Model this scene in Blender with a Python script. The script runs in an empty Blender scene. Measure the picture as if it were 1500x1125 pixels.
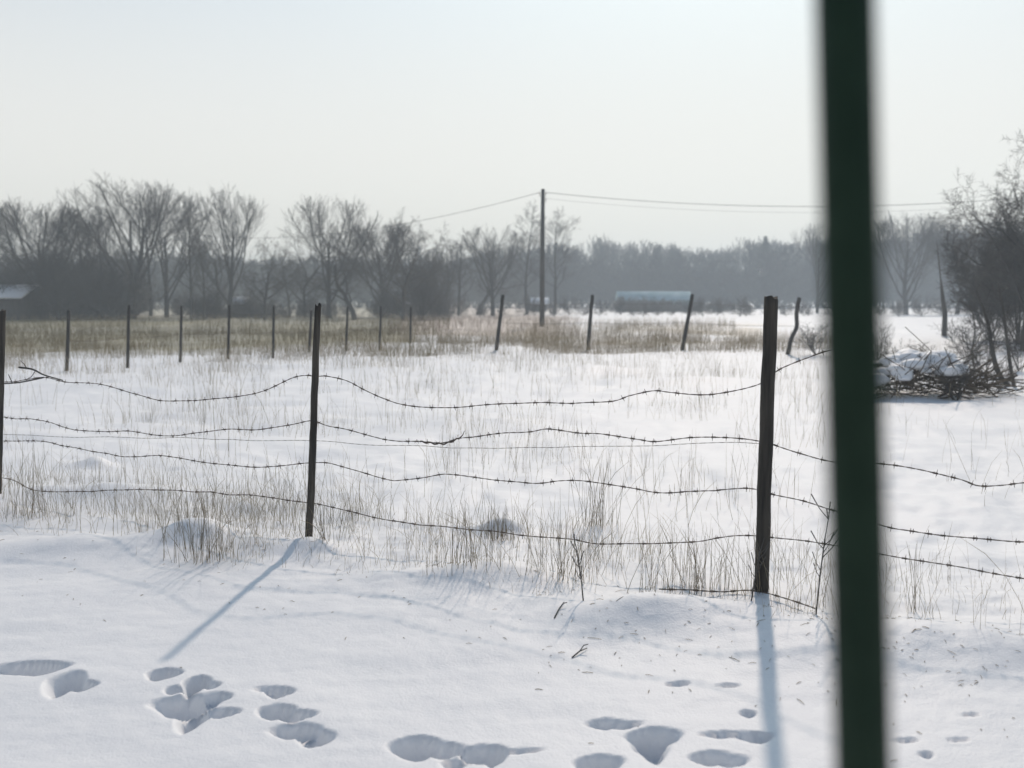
import bpy, math, random
import numpy as np
from mathutils import Vector

C = bpy.context.scene.collection
SC = bpy.context.scene
# ------------------------------------------------------------------ camera
CAM_Z, FPX, HORIZON = 1.5, 1440.0, 440.0
PITCH = math.atan((562.5 - HORIZON) / FPX)
cam_d = bpy.data.cameras.new('camera')
cam = bpy.data.objects.new('camera', cam_d); C.objects.link(cam)
cam.location = (0, 0, CAM_Z)
cam.rotation_euler = (math.pi / 2 - PITCH, 0, 0)
cam_d.sensor_width = 36.0
cam_d.lens = 36.0 * FPX / 1500.0
cam_d.clip_start = 0.05
cam_d.clip_end = 3000
cam_d.dof.use_dof = True
cam_d.dof.focus_distance = 6.0
cam_d.dof.aperture_fstop = cam_d.lens / 16.0
SC.camera = cam
# ------------------------------------------------------------------ sky and sun
SUN_EL, SUN_AZ = math.radians(42.5), math.radians(13.0)     # azimuth clockwise from +Y
world = bpy.data.worlds.new('World'); SC.world = world; world.use_nodes = True
nt = world.node_tree; nt.nodes.clear()
sky = nt.nodes.new('ShaderNodeTexSky'); sky.sky_type = 'NISHITA'; sky.sun_disc = False
sky.sun_elevation = SUN_EL; sky.sun_rotation = SUN_AZ
sky.air_density = 1.0; sky.dust_density = 2.2; sky.ozone_density = 0.3; sky.altitude = 100
# a bright even veil of high haze, thick towards the horizon and thin overhead
tcw = nt.nodes.new('ShaderNodeTexCoord'); sx_ = nt.nodes.new('ShaderNodeSeparateXYZ')
mr_ = nt.nodes.new('ShaderNodeMapRange'); mr_.interpolation_type = 'SMOOTHSTEP'
for k_, v_ in zip(('From Min', 'From Max', 'To Min', 'To Max'), (0.12, 0.55, 0.86, 0.0)): mr_.inputs[k_].default_value = v_
mx = nt.nodes.new('ShaderNodeMix'); mx.data_type = 'RGBA'
mx.inputs['B'].default_value = (9.0, 8.65, 8.1, 1)
bg = nt.nodes.new('ShaderNodeBackground'); bg.inputs['Strength'].default_value = 0.10
wo = nt.nodes.new('ShaderNodeOutputWorld')
nt.links.new(tcw.outputs['Generated'], sx_.inputs[0]); nt.links.new(sx_.outputs['Z'], mr_.inputs[0]); nt.links.new(mr_.outputs[0], mx.inputs['Factor'])
tint = nt.nodes.new('ShaderNodeMix'); tint.data_type = 'RGBA'; tint.blend_type = 'MULTIPLY'; tint.inputs['Factor'].default_value = 1.0
tint.inputs['B'].default_value = (.77, .98, 1.03, 1)         # cold clear winter blue above the veil
nt.links.new(sky.outputs[0], tint.inputs['A']); nt.links.new(tint.outputs['Result'], mx.inputs['A'])
nt.links.new(mx.outputs['Result'], bg.inputs['Color'])
nt.links.new(bg.outputs[0], wo.inputs['Surface'])
sun_d = bpy.data.lights.new('sun', 'SUN'); sun_d.energy = 2.3; sun_d.angle = math.radians(1.45)
sun_d.color = (1.0, 0.845, 0.715)
sun = bpy.data.objects.new('sun', sun_d); C.objects.link(sun)
SUNV = Vector((math.sin(SUN_AZ) * math.cos(SUN_EL), math.cos(SUN_AZ) * math.cos(SUN_EL), math.sin(SUN_EL)))
sun.rotation_euler = (-SUNV).to_track_quat('-Z', 'Y').to_euler()
SC.view_settings.view_transform = 'Standard'; SC.view_settings.look = 'None'
SC.view_settings.exposure = 0.07; SC.view_settings.gamma = 1.0
SC.view_settings.use_curve_mapping = False
SC.cycles.use_denoising = True
SC.cycles.max_bounces = 6; SC.cycles.volume_bounces = 1
HAZE_DENSITY = 0.0021

# ------------------------------------------------------------------ helpers: picking world points
cp, sp = math.cos(PITCH), math.sin(PITCH)
def ray(px, py):
    a, b = (px - 750.0) / FPX, (562.5 - py) / FPX
    d = np.array([a, cp + b * sp, -sp + b * cp])
    return d / d[1]                                       # one metre of depth
def at(px, py, Y):
    d = ray(px, py) * Y
    return np.array([d[0], d[1], CAM_Z + d[2]])
def flat(px, py):
    d = ray(px, py)
    return at(px, py, CAM_Z / -d[2])[:2]
def X_at(px, Y): return (px - 750.0) / FPX * Y

# ------------------------------------------------------------------ helpers: noise
def _hash(ix, iy, seed):
    h = (ix.astype(np.int64) * 374761393 + iy.astype(np.int64) * 668265263 + seed * 974634777) & 0xFFFFFFFF
    h = ((h ^ (h >> 13)) * 1274126177) & 0xFFFFFFFF
    return ((h ^ (h >> 16)) & 0xFFFF) / 65535.0
def vnoise(x, y, seed=0):
    x = np.asarray(x, float); y = np.asarray(y, float)
    ix, iy = np.floor(x), np.floor(y); fx, fy = x - ix, y - iy
    fx = fx * fx * fx * (fx * (fx * 6 - 15) + 10); fy = fy * fy * fy * (fy * (fy * 6 - 15) + 10)
    a, b = _hash(ix, iy, seed), _hash(ix + 1, iy, seed)
    c, d = _hash(ix, iy + 1, seed), _hash(ix + 1, iy + 1, seed)
    return (a * (1 - fx) + b * fx) * (1 - fy) + (c * (1 - fx) + d * fx) * fy
def fbm(x, y, seed=0, oct=3):
    s, a, t = 0, 1.0, 0
    for o in range(oct):
        s = s + a * (vnoise(x * 2 ** o + 17.3 * o, y * 2 ** o - 9.1 * o, seed + o) - 0.5) * 2; t += a; a *= 0.5
    return s / t
def sstep(a, b, x):
    t = np.clip((x - a) / (b - a), 0, 1); return t * t * (3 - 2 * t)

# ------------------------------------------------------------------ the near fence line
PB1 = flat(452, 790); PB2 = flat(1115, 866)
PB0 = np.array([X_at(-13, 7.35), 7.35])
PB3 = PB2 + (PB2 - PB1) * np.array([1.0, 1.0])
FENCE = [PB0 + (PB0 - PB1) * 0.4, PB0, PB1, PB2, PB3]
def fence_dist(x, y):                                     # signed: + beyond the fence
    d = (PB3 - PB0) / np.linalg.norm(PB3 - PB0); n = np.array([-d[1], d[0]])
    return (x - PB1[0]) * n[0] + (y - PB1[1]) * n[1]

def bank(x, y):                                           # the near snow falls away from the fence towards the lens
    fd = fence_dist(x, y)
    return -.088 * (np.sqrt(np.clip(-fd, 0, 4.6) ** 2 + .01) - .1)
def sloped(px, py):
    p = flat(px, py)
    for _ in range(6):
        d = ray(px, py); p = d[:2] * ((CAM_Z - float(bank(*p))) / -d[2])
    return p
# footprints: picture centre, half width, half height of the dent mouth
PRINTS = [(40,975,58,8,.09),(60,978,34,9,.09),(97,999,28,17,.10),(122,1004,20,7,.05),(237,986,25,9,.08),(287,1000,22,11,.09),(310,1003,16,5,.05),(256,1011,17,5,.05),
 (318,1020,26,6,.06),(270,1030,48,14,.10),(282,1050,24,16,.09),(325,1042,26,6,.06),(395,1008,26,3,.03),(410,1012,20,7,.07),(405,1039,30,9,.09),(432,1046,30,7,.07),(430,1068,36,9,.09),(462,1077,30,11,.09),
 (612,1087,38,15,.11),(650,1092,34,10,.08),(705,1097,34,11,.08),(722,1100,24,14,.10),(760,1097,34,4,.03),(668,1112,24,7,.05),(886,1057,26,6,.06),(912,1060,30,5,.05),(955,1078,38,14,.10),(955,1092,24,17,.11),
 (877,1117,38,14,.11),(1040,1110,34,9,.08),(1068,1114,34,7,.06),(1060,1076,44,4,.04),(1108,1079,30,7,.06),(992,1003,20,3,.03),(1095,1045,12,4,.04),
 (1068,1006,24,2.5,.02),(1328,1083,22,2.5,.03),(1403,1083,22,2,.03),(1356,1104,11,4,.04),(1420,1047,18,2,.03)]
PR = []
for i, (px, py, hw, hh, dep) in enumerate(PRINTS):
    c = sloped(px, py); t = sloped(px, py - hh)[1] - c[1]; w = hw / FPX * c[1]
    L = 2 * t                                             # length of the shaded part, rim to sunlit floor
    PR.append((c[0], c[1] + t * .15, w * 1.06, t * 1.5, min(L / 1.05, .12), i))
MOUNDS = [(290,787,.26,.14,.11),(955,905,.34,.16,.10),(1390,950,.75,.22,.07),(720,850,.34,.15,.06),(455,803,.18,.12,.06),
 (140,725,.55,.25,.09),(1230,930,.5,.2,.05),(860,880,.3,.14,.03),(1120,905,.25,.15,.04),(600,845,.5,.15,.04),(150,800,.9,.2,.05),
 (140,683,.15,.1,.08),(735,778,.16,.1,.10),(420,540,1.0,.5,.1),(1040,560,1.2,.5,.14),(880,545,1.0,.5,.1)]
MD = [(*sloped(px, py), wx, wy, h) for px, py, wx, wy, h in MOUNDS]

def gz(x, y):
    x = np.asarray(x, float); y = np.asarray(y, float)
    r = np.hypot(x, y); fd = fence_dist(x, y)
    near = 1 - sstep(7, 14, r)
    zb = bank(x, y)
    strip = np.exp(-((fd - 0.15) / 0.9) ** 2)
    field = sstep(0.0, 2.0, fd)
    z = near * (0.022 * fbm(x * 0.55, y * 0.8, 3, 3) + 0.010 * fbm(x * 1.1 + 4, y * 3.6, 11, 3) + 0.0018 * fbm(x * 9, y * 15, 13, 3))
    z = z + zb + strip * near * (0.05 * fbm(x * 2.1, y * 2.6, 21, 4))
    z = z + field * (1 - sstep(60, 120, r)) * (0.09 * fbm(x * 0.33, y * 0.4, 31, 3) + 0.045 * fbm(x * 1.5, y * 1.7, 41, 3))
    z = z + near * field * 0.02 * fbm(x * 5, y * 6, 45, 2)
    z = z + sstep(60, 200, r) * 0.25 * fbm(x * 0.05, y * 0.05, 51, 2)
    for cx, cy, wx, wy, h in MD:
        z = z + h * np.exp(-((x - cx) / wx) ** 2 - ((y - cy) / wy) ** 2)
    m = r < 8
    if np.any(m):
        zz = np.zeros_like(z)
        for cx, cy, w, t, dep, i in PR:
            k = m & (np.abs(x - cx) < 2.2 * w + .05) & (np.abs(y - cy) < 2.2 * t + .05)
            if not np.any(k): continue
            u = (x[k] - cx) / w; v = (y[k] - cy) / t
            v2 = np.where(v > 0, v / .5, v)
            rr = (np.abs(u) ** 1.45 + np.abs(v2) ** 1.45) ** (1 / 1.45) + 0.20 * fbm(u * .9 + 5 * i, v * .9, 61 + i, 2) + 0.03 * fbm(x[k] * 20, y[k] * 28, 7, 2)
            far = sstep(-.25, .3, v)
            zz[k] = np.minimum(zz[k], -dep * (1 - sstep(.1 + .42 * far, 1.2 - .08 * far, rr)))
        z = z + zz
    return z
def g1(x, y): return float(gz(np.array([x]), np.array([y]))[0])
def ground(px, py):
    p = flat(px, py)
    for _ in range(4):
        d = ray(px, py); p = d[:2] * ((CAM_Z - g1(*p)) / -d[2])
    return np.array([p[0], p[1], g1(*p)])

# ------------------------------------------------------------------ helpers: objects
def mesh_obj(name, V, F, mat, parent=None, smooth=False):
    me = bpy.data.meshes.new(name)
    V = np.asarray(V, np.float32)
    if isinstance(F, tuple):                              # (flat loop indices, sizes)
        idx, sizes = F
    else:
        sizes = np.array([len(f) for f in F], np.int32); idx = np.array([i for f in F for i in f], np.int32)
    me.vertices.add(len(V)); me.vertices.foreach_set('co', V.ravel())
    me.loops.add(len(idx)); me.loops.foreach_set('vertex_index', idx.astype(np.int32))
    me.polygons.add(len(sizes))
    st = np.concatenate([[0], np.cumsum(sizes)[:-1]]).astype(np.int32)
    me.polygons.foreach_set('loop_start', st)
    me.polygons.foreach_set('loop_total', sizes.astype(np.int32))
    if smooth: me.polygons.foreach_set('use_smooth', np.ones(len(sizes), bool))
    me.update(calc_edges=True); me.validate()
    me.materials.append(mat)
    o = bpy.data.objects.new(name, me); C.objects.link(o)
    if parent: o.parent = parent
    return o
def tag(o, label, cat, group=None):
    o['label'] = label; o['category'] = cat
    if group: o['group'] = group
    return o
def thing(name, label, cat, loc=(0, 0, 0), rz=0, group=None):
    o = bpy.data.objects.new(name, None); C.objects.link(o)
    o.location = loc; o.rotation_euler = (0, 0, rz); o.empty_display_size = 0.2
    return tag(o, label, cat, group)

class MB:
    """Collects vertices and faces for ONE mesh."""
    def __init__(s): s.V = []; s.I = []; s.S = []; s.n = 0
    def add(s, V, idx, sizes):
        s.V.append(np.asarray(V, float)); s.I.append(np.asarray(idx) + s.n); s.S.append(np.asarray(sizes)); s.n += len(V)
    def faces(s, V, F):
        s.add(V, [i for f in F for i in f], [len(f) for f in F])
    def tubes(s, P, R, sides=3, caps=True):
        """P (N,n,3) polylines, R (N,n) radii."""
        P = np.asarray(P, float); R = np.asarray(R, float)
        if P.ndim == 2: P = P[None]; R = R[None]
        N, n, _ = P.shape
        T = np.gradient(P, axis=1); T /= np.linalg.norm(T, axis=2, keepdims=True) + 1e-9
        ref = np.where(np.abs(T[:, :1, 2:3]) > 0.8, np.array([1., 0, 0]), np.array([0., 0, 1]))
        A = np.cross(T, np.broadcast_to(ref, T.shape)); A /= np.linalg.norm(A, axis=2, keepdims=True) + 1e-9
        B = np.cross(T, A)
        th = np.arange(sides) * 2 * math.pi / sides
        V = P[:, :, None] + R[:, :, None, None] * (A[:, :, None] * np.cos(th)[:, None] + B[:, :, None] * np.sin(th)[:, None])
        base = (np.arange(N) * n * sides)[:, None, None]
        i = np.arange(n - 1)[None, :, None]; j = np.arange(sides)[None, None]
        j2 = (j + 1) % sides
        q = np.stack(np.broadcast_arrays(base + i * sides + j, base + i * sides + j2, base + (i + 1) * sides + j2, base + (i + 1) * sides + j), -1)
        s.add(V.reshape(-1, 3), q.reshape(-1), np.full(q.size // 4, 4))
        if caps and sides > 2:
            off = s.n - N * n * sides
            b2 = (np.arange(N) * n * sides)[:, None] + off
            e0 = b2 + np.arange(sides)[::-1][None]; e1 = b2 + (n - 1) * sides + np.arange(sides)[None]
            ee = np.concatenate([e0, e1]).reshape(-1)
            s.I.append(ee); s.S.append(np.full(2 * N, sides))
    def box(s, c, d, rz=0, taper=1.0):
        x, y, z = [k / 2 for k in d]
        V = np.array([[sx * x * (taper if sz > 0 else 1), sy * y * (taper if sz > 0 else 1), sz * z] for sz in (-1, 1) for sx, sy in ((-1, -1), (1, -1), (1, 1), (-1, 1))])
        cr, sr = math.cos(rz), math.sin(rz)
        V = np.stack([V[:, 0] * cr - V[:, 1] * sr, V[:, 0] * sr + V[:, 1] * cr, V[:, 2]], 1) + np.array(c)
        s.faces(V, [(3, 2, 1, 0), (4, 5, 6, 7), (0, 1, 5, 4), (1, 2, 6, 5), (2, 3, 7, 6), (3, 0, 4, 7)])
    def data(s): return np.concatenate(s.V), np.concatenate(s.I), np.concatenate(s.S)
    def build(s, name, mat, parent=None, smooth=False):
        V, I, S = s.data(); return mesh_obj(name, V, (I, S), mat, parent, smooth)
    def scatter(s, src, xf):
        """src = (V, I, S) of a prototype, xf = list of (loc, rz, scale xyz): all into this one mesh."""
        V, I, S = src
        for loc, rz, sc in xf:
            cr, sr = math.cos(rz), math.sin(rz)
            W = V * np.asarray(sc)
            s.add(np.stack([W[:, 0] * cr - W[:, 1] * sr, W[:, 0] * sr + W[:, 1] * cr, W[:, 2]], 1) + np.asarray(loc), I, S)

def spline(P, step):
    """Catmull-Rom through P, resampled evenly."""
    P = np.asarray(P, float); Q = np.vstack([2 * P[0] - P[1], P, 2 * P[-1] - P[-2]]); out = []
    for i in range(1, len(Q) - 2):
        n = max(2, int(np.linalg.norm(Q[i + 1] - Q[i]) / step * 1.5)); t = np.linspace(0, 1, n, endpoint=False)[:, None]
        a, b, c, d = Q[i - 1], Q[i], Q[i + 1], Q[i + 2]
        out.append(0.5 * (2 * b + (c - a) * t + (2 * a - 5 * b + 4 * c - d) * t ** 2 + (3 * b - a - 3 * c + d) * t ** 3))
    out = np.vstack(out + [P[-1:]])
    L = np.concatenate([[0], np.cumsum(np.linalg.norm(np.diff(out, axis=0), axis=1))])
    u = np.linspace(0, L[-1], max(3, int(L[-1] / step)))
    return np.stack([np.interp(u, L, out[:, k]) for k in range(3)], 1)

# ------------------------------------------------------------------ materials
def new_mat(name):
    m = bpy.data.materials.new(name); m.use_nodes = True
    t = m.node_tree; return m, t, t.nodes['Principled BSDF']
def node(t, k, **kw):
    n = t.nodes.new(k)
    for a, v in kw.items():
        if a in n.inputs: n.inputs[a].default_value = v
        else: setattr(n, a, v)
    return n
def rough_mat(name, c1, c2, scale=8.0, rough=0.9, bump=0.3, stretch=(1, 1, 1), detail=6.0, rand=0.0, spec=0.3):
    m, t, b = new_mat(name)
    tc = node(t, 'ShaderNodeTexCoord'); mp = node(t, 'ShaderNodeMapping'); mp.inputs['Scale'].default_value = stretch
    nz = node(t, 'ShaderNodeTexNoise'); nz.inputs['Scale'].default_value = scale; nz.inputs['Detail'].default_value = detail
    rp = node(t, 'ShaderNodeValToRGB')
    rp.color_ramp.elements[0].position = 0.3; rp.color_ramp.elements[1].position = 0.7
    rp.color_ramp.elements[0].color = (*c1, 1); rp.color_ramp.elements[1].color = (*c2, 1)
    t.links.new(tc.outputs['Object'], mp.inputs[0]); t.links.new(mp.outputs[0], nz.inputs['Vector'])
    t.links.new(nz.outputs['Fac'], rp.inputs[0])
    out = rp.outputs[0]
    if rand:
        oi = node(t, 'ShaderNodeObjectInfo'); h = node(t, 'ShaderNodeHueSaturation')
        mr = node(t, 'ShaderNodeMapRange'); mr.inputs[3].default_value = 1 - rand; mr.inputs[4].default_value = 1 + rand
        t.links.new(oi.outputs['Random'], mr.inputs[0]); t.links.new(mr.outputs[0], h.inputs['Value']); t.links.new(out, h.inputs['Color']); out = h.outputs[0]
    t.links.new(out, b.inputs['Base Color'])
    b.inputs['Roughness'].default_value = rough; b.inputs['Specular IOR Level'].default_value = spec
    if bump:
        bp = node(t, 'ShaderNodeBump'); bp.inputs['Strength'].default_value = bump; bp.inputs['Distance'].default_value = 0.01
        t.links.new(nz.outputs['Fac'], bp.inputs['Height']); t.links.new(bp.outputs[0], b.inputs['Normal'])
    return m
def grass_mat(name, stops, scale=3.0):
    """straw: one tone per clump, from a world-space noise."""
    m, t, b = new_mat(name)
    tc = node(t, 'ShaderNodeTexCoord'); nz = node(t, 'ShaderNodeTexNoise'); nz.inputs['Scale'].default_value = scale; nz.inputs['Detail'].default_value = 5
    rp = node(t, 'ShaderNodeValToRGB'); el = rp.color_ramp.elements
    while len(el) < len(stops): el.new(0.5)
    for e, (p, c) in zip(el, stops): e.position = p; e.color = (*c, 1)
    t.links.new(tc.outputs['Object'], nz.inputs['Vector']); t.links.new(nz.outputs['Fac'], rp.inputs[0]); t.links.new(rp.outputs[0], b.inputs['Base Color'])
    b.inputs['Roughness'].default_value = 0.85; b.inputs['Specular IOR Level'].default_value = 0.2
    tl = node(t, 'ShaderNodeBsdfTranslucent'); ms = node(t, 'ShaderNodeMixShader'); ms.inputs[0].default_value = .4
    t.links.new(rp.outputs[0], tl.inputs['Color']); t.links.new(b.outputs[0], ms.inputs[1]); t.links.new(tl.outputs[0], ms.inputs[2])
    t.links.new(ms.outputs[0], t.nodes['Material Output'].inputs['Surface'])
    return m
M_BARK = rough_mat('bark', (.045, .042, .038), (.095, .088, .078), 5, bump=.6, stretch=(1, 1, .3), rand=.2)
M_BRUSH = rough_mat('cut_branches', (.06, .05, .038), (.15, .12, .085), 6, bump=.3)
M_UNDER = rough_mat('undergrowth_twigs', (.045, .043, .040), (.19, .178, .16), .28, bump=0, detail=3)
M_TWIG = rough_mat('twigs', (.065, .062, .058), (.12, .112, .10), 2, bump=0, rand=.2)
M_FAR = rough_mat('far_twigs', (.040, .040, .038), (.07, .068, .064), .3, bump=0)
M_SPRUCE = rough_mat('spruce_needles', (.022, .034, .024), (.045, .06, .045), 3, bump=0)
M_POST = rough_mat('weathered_post', (.012, .011, .010), (.075, .066, .054), 9, bump=.9, stretch=(3, 3, .25), rand=.15)
M_STAKE = rough_mat('dark_stake', (.022, .021, .020), (.075, .068, .060), 10, bump=.6, stretch=(3, 3, .3), rand=.15)
M_WIRE = rough_mat('rusty_wire', (.055, .046, .040), (.15, .115, .09), 40, bump=0, rough=.7)
M_CABLE = rough_mat('cable', (.03, .03, .03), (.05, .05, .05), 5, bump=0)
M_PORC = rough_mat('porcelain', (.25, .22, .2), (.4, .36, .33), 5, bump=0, rough=.3)
M_GREEN = rough_mat('dark_green_paint', (.010, .023, .014), (.017, .034, .021), 30, rough=.6, bump=.05, spec=.12)
M_WALL = rough_mat('old_boards', (.05, .045, .04), (.11, .10, .09), 4, bump=.4, stretch=(4, 4, .3))
M_BLUE = rough_mat('blue_sheet', (.22, .36, .40), (.42, .54, .57), .6, bump=.1, rough=.85)
M_PALE = rough_mat('pale_boards', (.14, .14, .14), (.24, .24, .23), 4, bump=.3, stretch=(4, 4, .3))
M_GRASS = grass_mat('straw_grass', [(.30, (.24, .205, .145)), (.45, (.41, .355, .245)), (.6, (.54, .465, .33)), (.72, (.35, .29, .20))], 2.2)
M_TUFT = grass_mat('tuft_straw', [(.30, (.17, .145, .10)), (.5, (.34, .28, .19)), (.68, (.46, .375, .25))], 9)
M_BAND = grass_mat('band_grass', [(.30, (.30, .255, .17)), (.45, (.46, .385, .26)), (.58, (.55, .465, .33)), (.72, (.42, .32, .22))], .35)
M_MEADOW = grass_mat('meadow_grass', [(.32, (.23, .19, .105)), (.5, (.33, .275, .155)), (.68, (.38, .305, .18))], .12)
M_RED = grass_mat('red_brown_grass', [(.32, (.27, .20, .155)), (.5, (.40, .29, .22)), (.68, (.46, .36, .28))], .2)

def snow_mat(name, ground=False):
    m, t, b = new_mat(name)
    tc = node(t, 'ShaderNodeTexCoord')
    n1 = node(t, 'ShaderNodeTexNoise'); n1.inputs['Scale'].default_value = 1.3; n1.inputs['Detail'].default_value = 8
    n2 = node(t, 'ShaderNodeTexNoise'); n2.inputs['Scale'].default_value = 90; n2.inputs['Detail'].default_value = 4
    n3 = node(t, 'ShaderNodeTexNoise'); n3.inputs['Scale'].default_value = 11; n3.inputs['Detail'].default_value = 6
    for n in (n1, n2, n3): t.links.new(tc.outputs['Object'], n.inputs['Vector'])
    rp = node(t, 'ShaderNodeValToRGB'); rp.color_ramp.elements[0].position = .3; rp.color_ramp.elements[1].position = .7
    rp.color_ramp.elements[0].color = (.78, .785, .80, 1); rp.color_ramp.elements[1].color = (.83, .83, .835, 1)
    t.links.new(n1.outputs['Fac'], rp.inputs[0]); col = rp.outputs[0]
    if ground:
        for attr, ca, cb, sc in (('matted', (.215, .19, .11), (.33, .29, .175), .5), ('russet', (.36, .28, .22), (.52, .42, .34), .5), ('litter', (.42, .36, .27), (.62, .55, .44), 2.5)):
            a = node(t, 'ShaderNodeAttribute'); a.attribute_name = attr
            nn = node(t, 'ShaderNodeTexNoise'); nn.inputs['Scale'].default_value = sc; nn.inputs['Detail'].default_value = 7
            t.links.new(tc.outputs['Object'], nn.inputs['Vector'])
            r2 = node(t, 'ShaderNodeValToRGB'); r2.color_ramp.elements[0].position = .35; r2.color_ramp.elements[1].position = .65
            r2.color_ramp.elements[0].color = (*ca, 1); r2.color_ramp.elements[1].color = (*cb, 1)
            t.links.new(nn.outputs['Fac'], r2.inputs[0])
            mm = node(t, 'ShaderNodeMix'); mm.data_type = 'RGBA'
            t.links.new(a.outputs['Fac'], mm.inputs['Factor']); t.links.new(col, mm.inputs['A']); t.links.new(r2.outputs[0], mm.inputs['B']); col = mm.outputs['Result']
    t.links.new(col, b.inputs['Base Color'])
    b.inputs['Roughness'].default_value = .55; b.inputs['Specular IOR Level'].default_value = .25
    ad = node(t, 'ShaderNodeMath'); ad.operation = 'MULTIPLY_ADD'; ad.inputs[1].default_value = 3.0
    t.links.new(n3.outputs['Fac'], ad.inputs[0]); t.links.new(n2.outputs['Fac'], ad.inputs[2])
    bp = node(t, 'ShaderNodeBump'); bp.inputs['Strength'].default_value = .4; bp.inputs['Distance'].default_value = .005
    t.links.new(ad.outputs[0], bp.inputs['Height']); t.links.new(bp.outputs[0], b.inputs['Normal'])
    return m
M_SNOW = snow_mat('snow', True)
M_SNOWCAP = snow_mat('snow_cap')

# ------------------------------------------------------------------ ground: one sheet, finer where the footprints are
def masks(x, y):
    """dead grass showing through the snow: matted olive meadow, russet strip, straw litter."""
    Y = np.maximum(y, 0.1); px = 750 + FPX * x / Y
    wob = fbm(x * .25, y * .12, 71, 3)
    start = np.interp(px, [-900, 0, 300, 600, 700], [23.5, 25, 26.5, 32, 60]) * (1 + .05 * wob)
    matted = sstep(0, 5.0, Y - start) * (1 - sstep(600, 690, px + 40 * wob)) * (y > 5)
    s2 = np.interp(px, [560, 620, 800], [31, 37, 36]) * (1 + .05 * wob)
    russet = sstep(0, 6, Y - s2) * sstep(560, 640, px) * (1 - sstep(770, 880, px + 60 * wob)) * (y > 5)
    s3 = np.interp(px, [740, 800, 1100, 1200], [32, 31, 30, 34]) * (1 + .06 * wob)
    lit = sstep(0, 3, Y - s3) * (1 - sstep(44, 66, Y + np.maximum(px - 950, 0) * -.06)) * sstep(720, 800, px) * (1 - sstep(1080, 1180, px)) * (y > 5)
    lit = lit * .8 * sstep(-.5, .3, fbm(x * .5, y * .3, 77, 3))
    under = sstep(78, 86, Y) * (1 - sstep(640, 760, px)) * (y > 5) * .8
    return np.clip(matted * (.93 + .15 * wob), 0, 1), np.clip(russet * .85, 0, 1), np.clip(lit + under * .3, 0, 1)
def build_ground():
    a = np.radians(np.concatenate([np.arange(-38, 38, .11), np.arange(38, 322, 2.0)]))
    r = [0.3]
    while r[-1] < 2.4: r.append(r[-1] + .15)
    while r[-1] < 6.6: r.append(r[-1] + .0135)
    while r[-1] < 520: r.append(r[-1] * 1.0085)
    r = np.array(r); na, nr = len(a), len(r)
    R, A = np.meshgrid(r, a, indexing='ij')
    x = (R * np.sin(A)).ravel(); y = (R * np.cos(A)).ravel()
    z = gz(x, y)
    x = np.append(x, 0); y = np.append(y, 0); z = np.append(z, 0)
    i = np.arange(nr - 1)[:, None]; j = np.arange(na)[None]; j2 = (j + 1) % na
    q = np.stack(np.broadcast_arrays(i * na + j2, i * na + j, (i + 1) * na + j, (i + 1) * na + j2), -1).reshape(-1)
    q = q.reshape(-1, 4)[:, ::-1].reshape(-1)
    jj = np.arange(na); tri = np.stack([np.full(na, nr * na), (jj + 1) % na, jj], 1)[:, ::-1].reshape(-1)
    o = mesh_obj('snow_ground', np.stack([x, y, z], 1), (np.concatenate([q, tri]), np.concatenate([np.full(len(q) // 4, 4), np.full(na, 3)])), M_SNOW, smooth=True)
    o.data.flip_normals() if o.data.polygons[0].normal.z < 0 else None
    for nme, v in zip(('matted', 'russet', 'litter'), masks(x, y)):
        at_ = o.data.attributes.new(nme, 'FLOAT', 'POINT'); at_.data.foreach_set('value', v.astype(np.float32))
    o['kind'] = 'structure'
build_ground()

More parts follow.
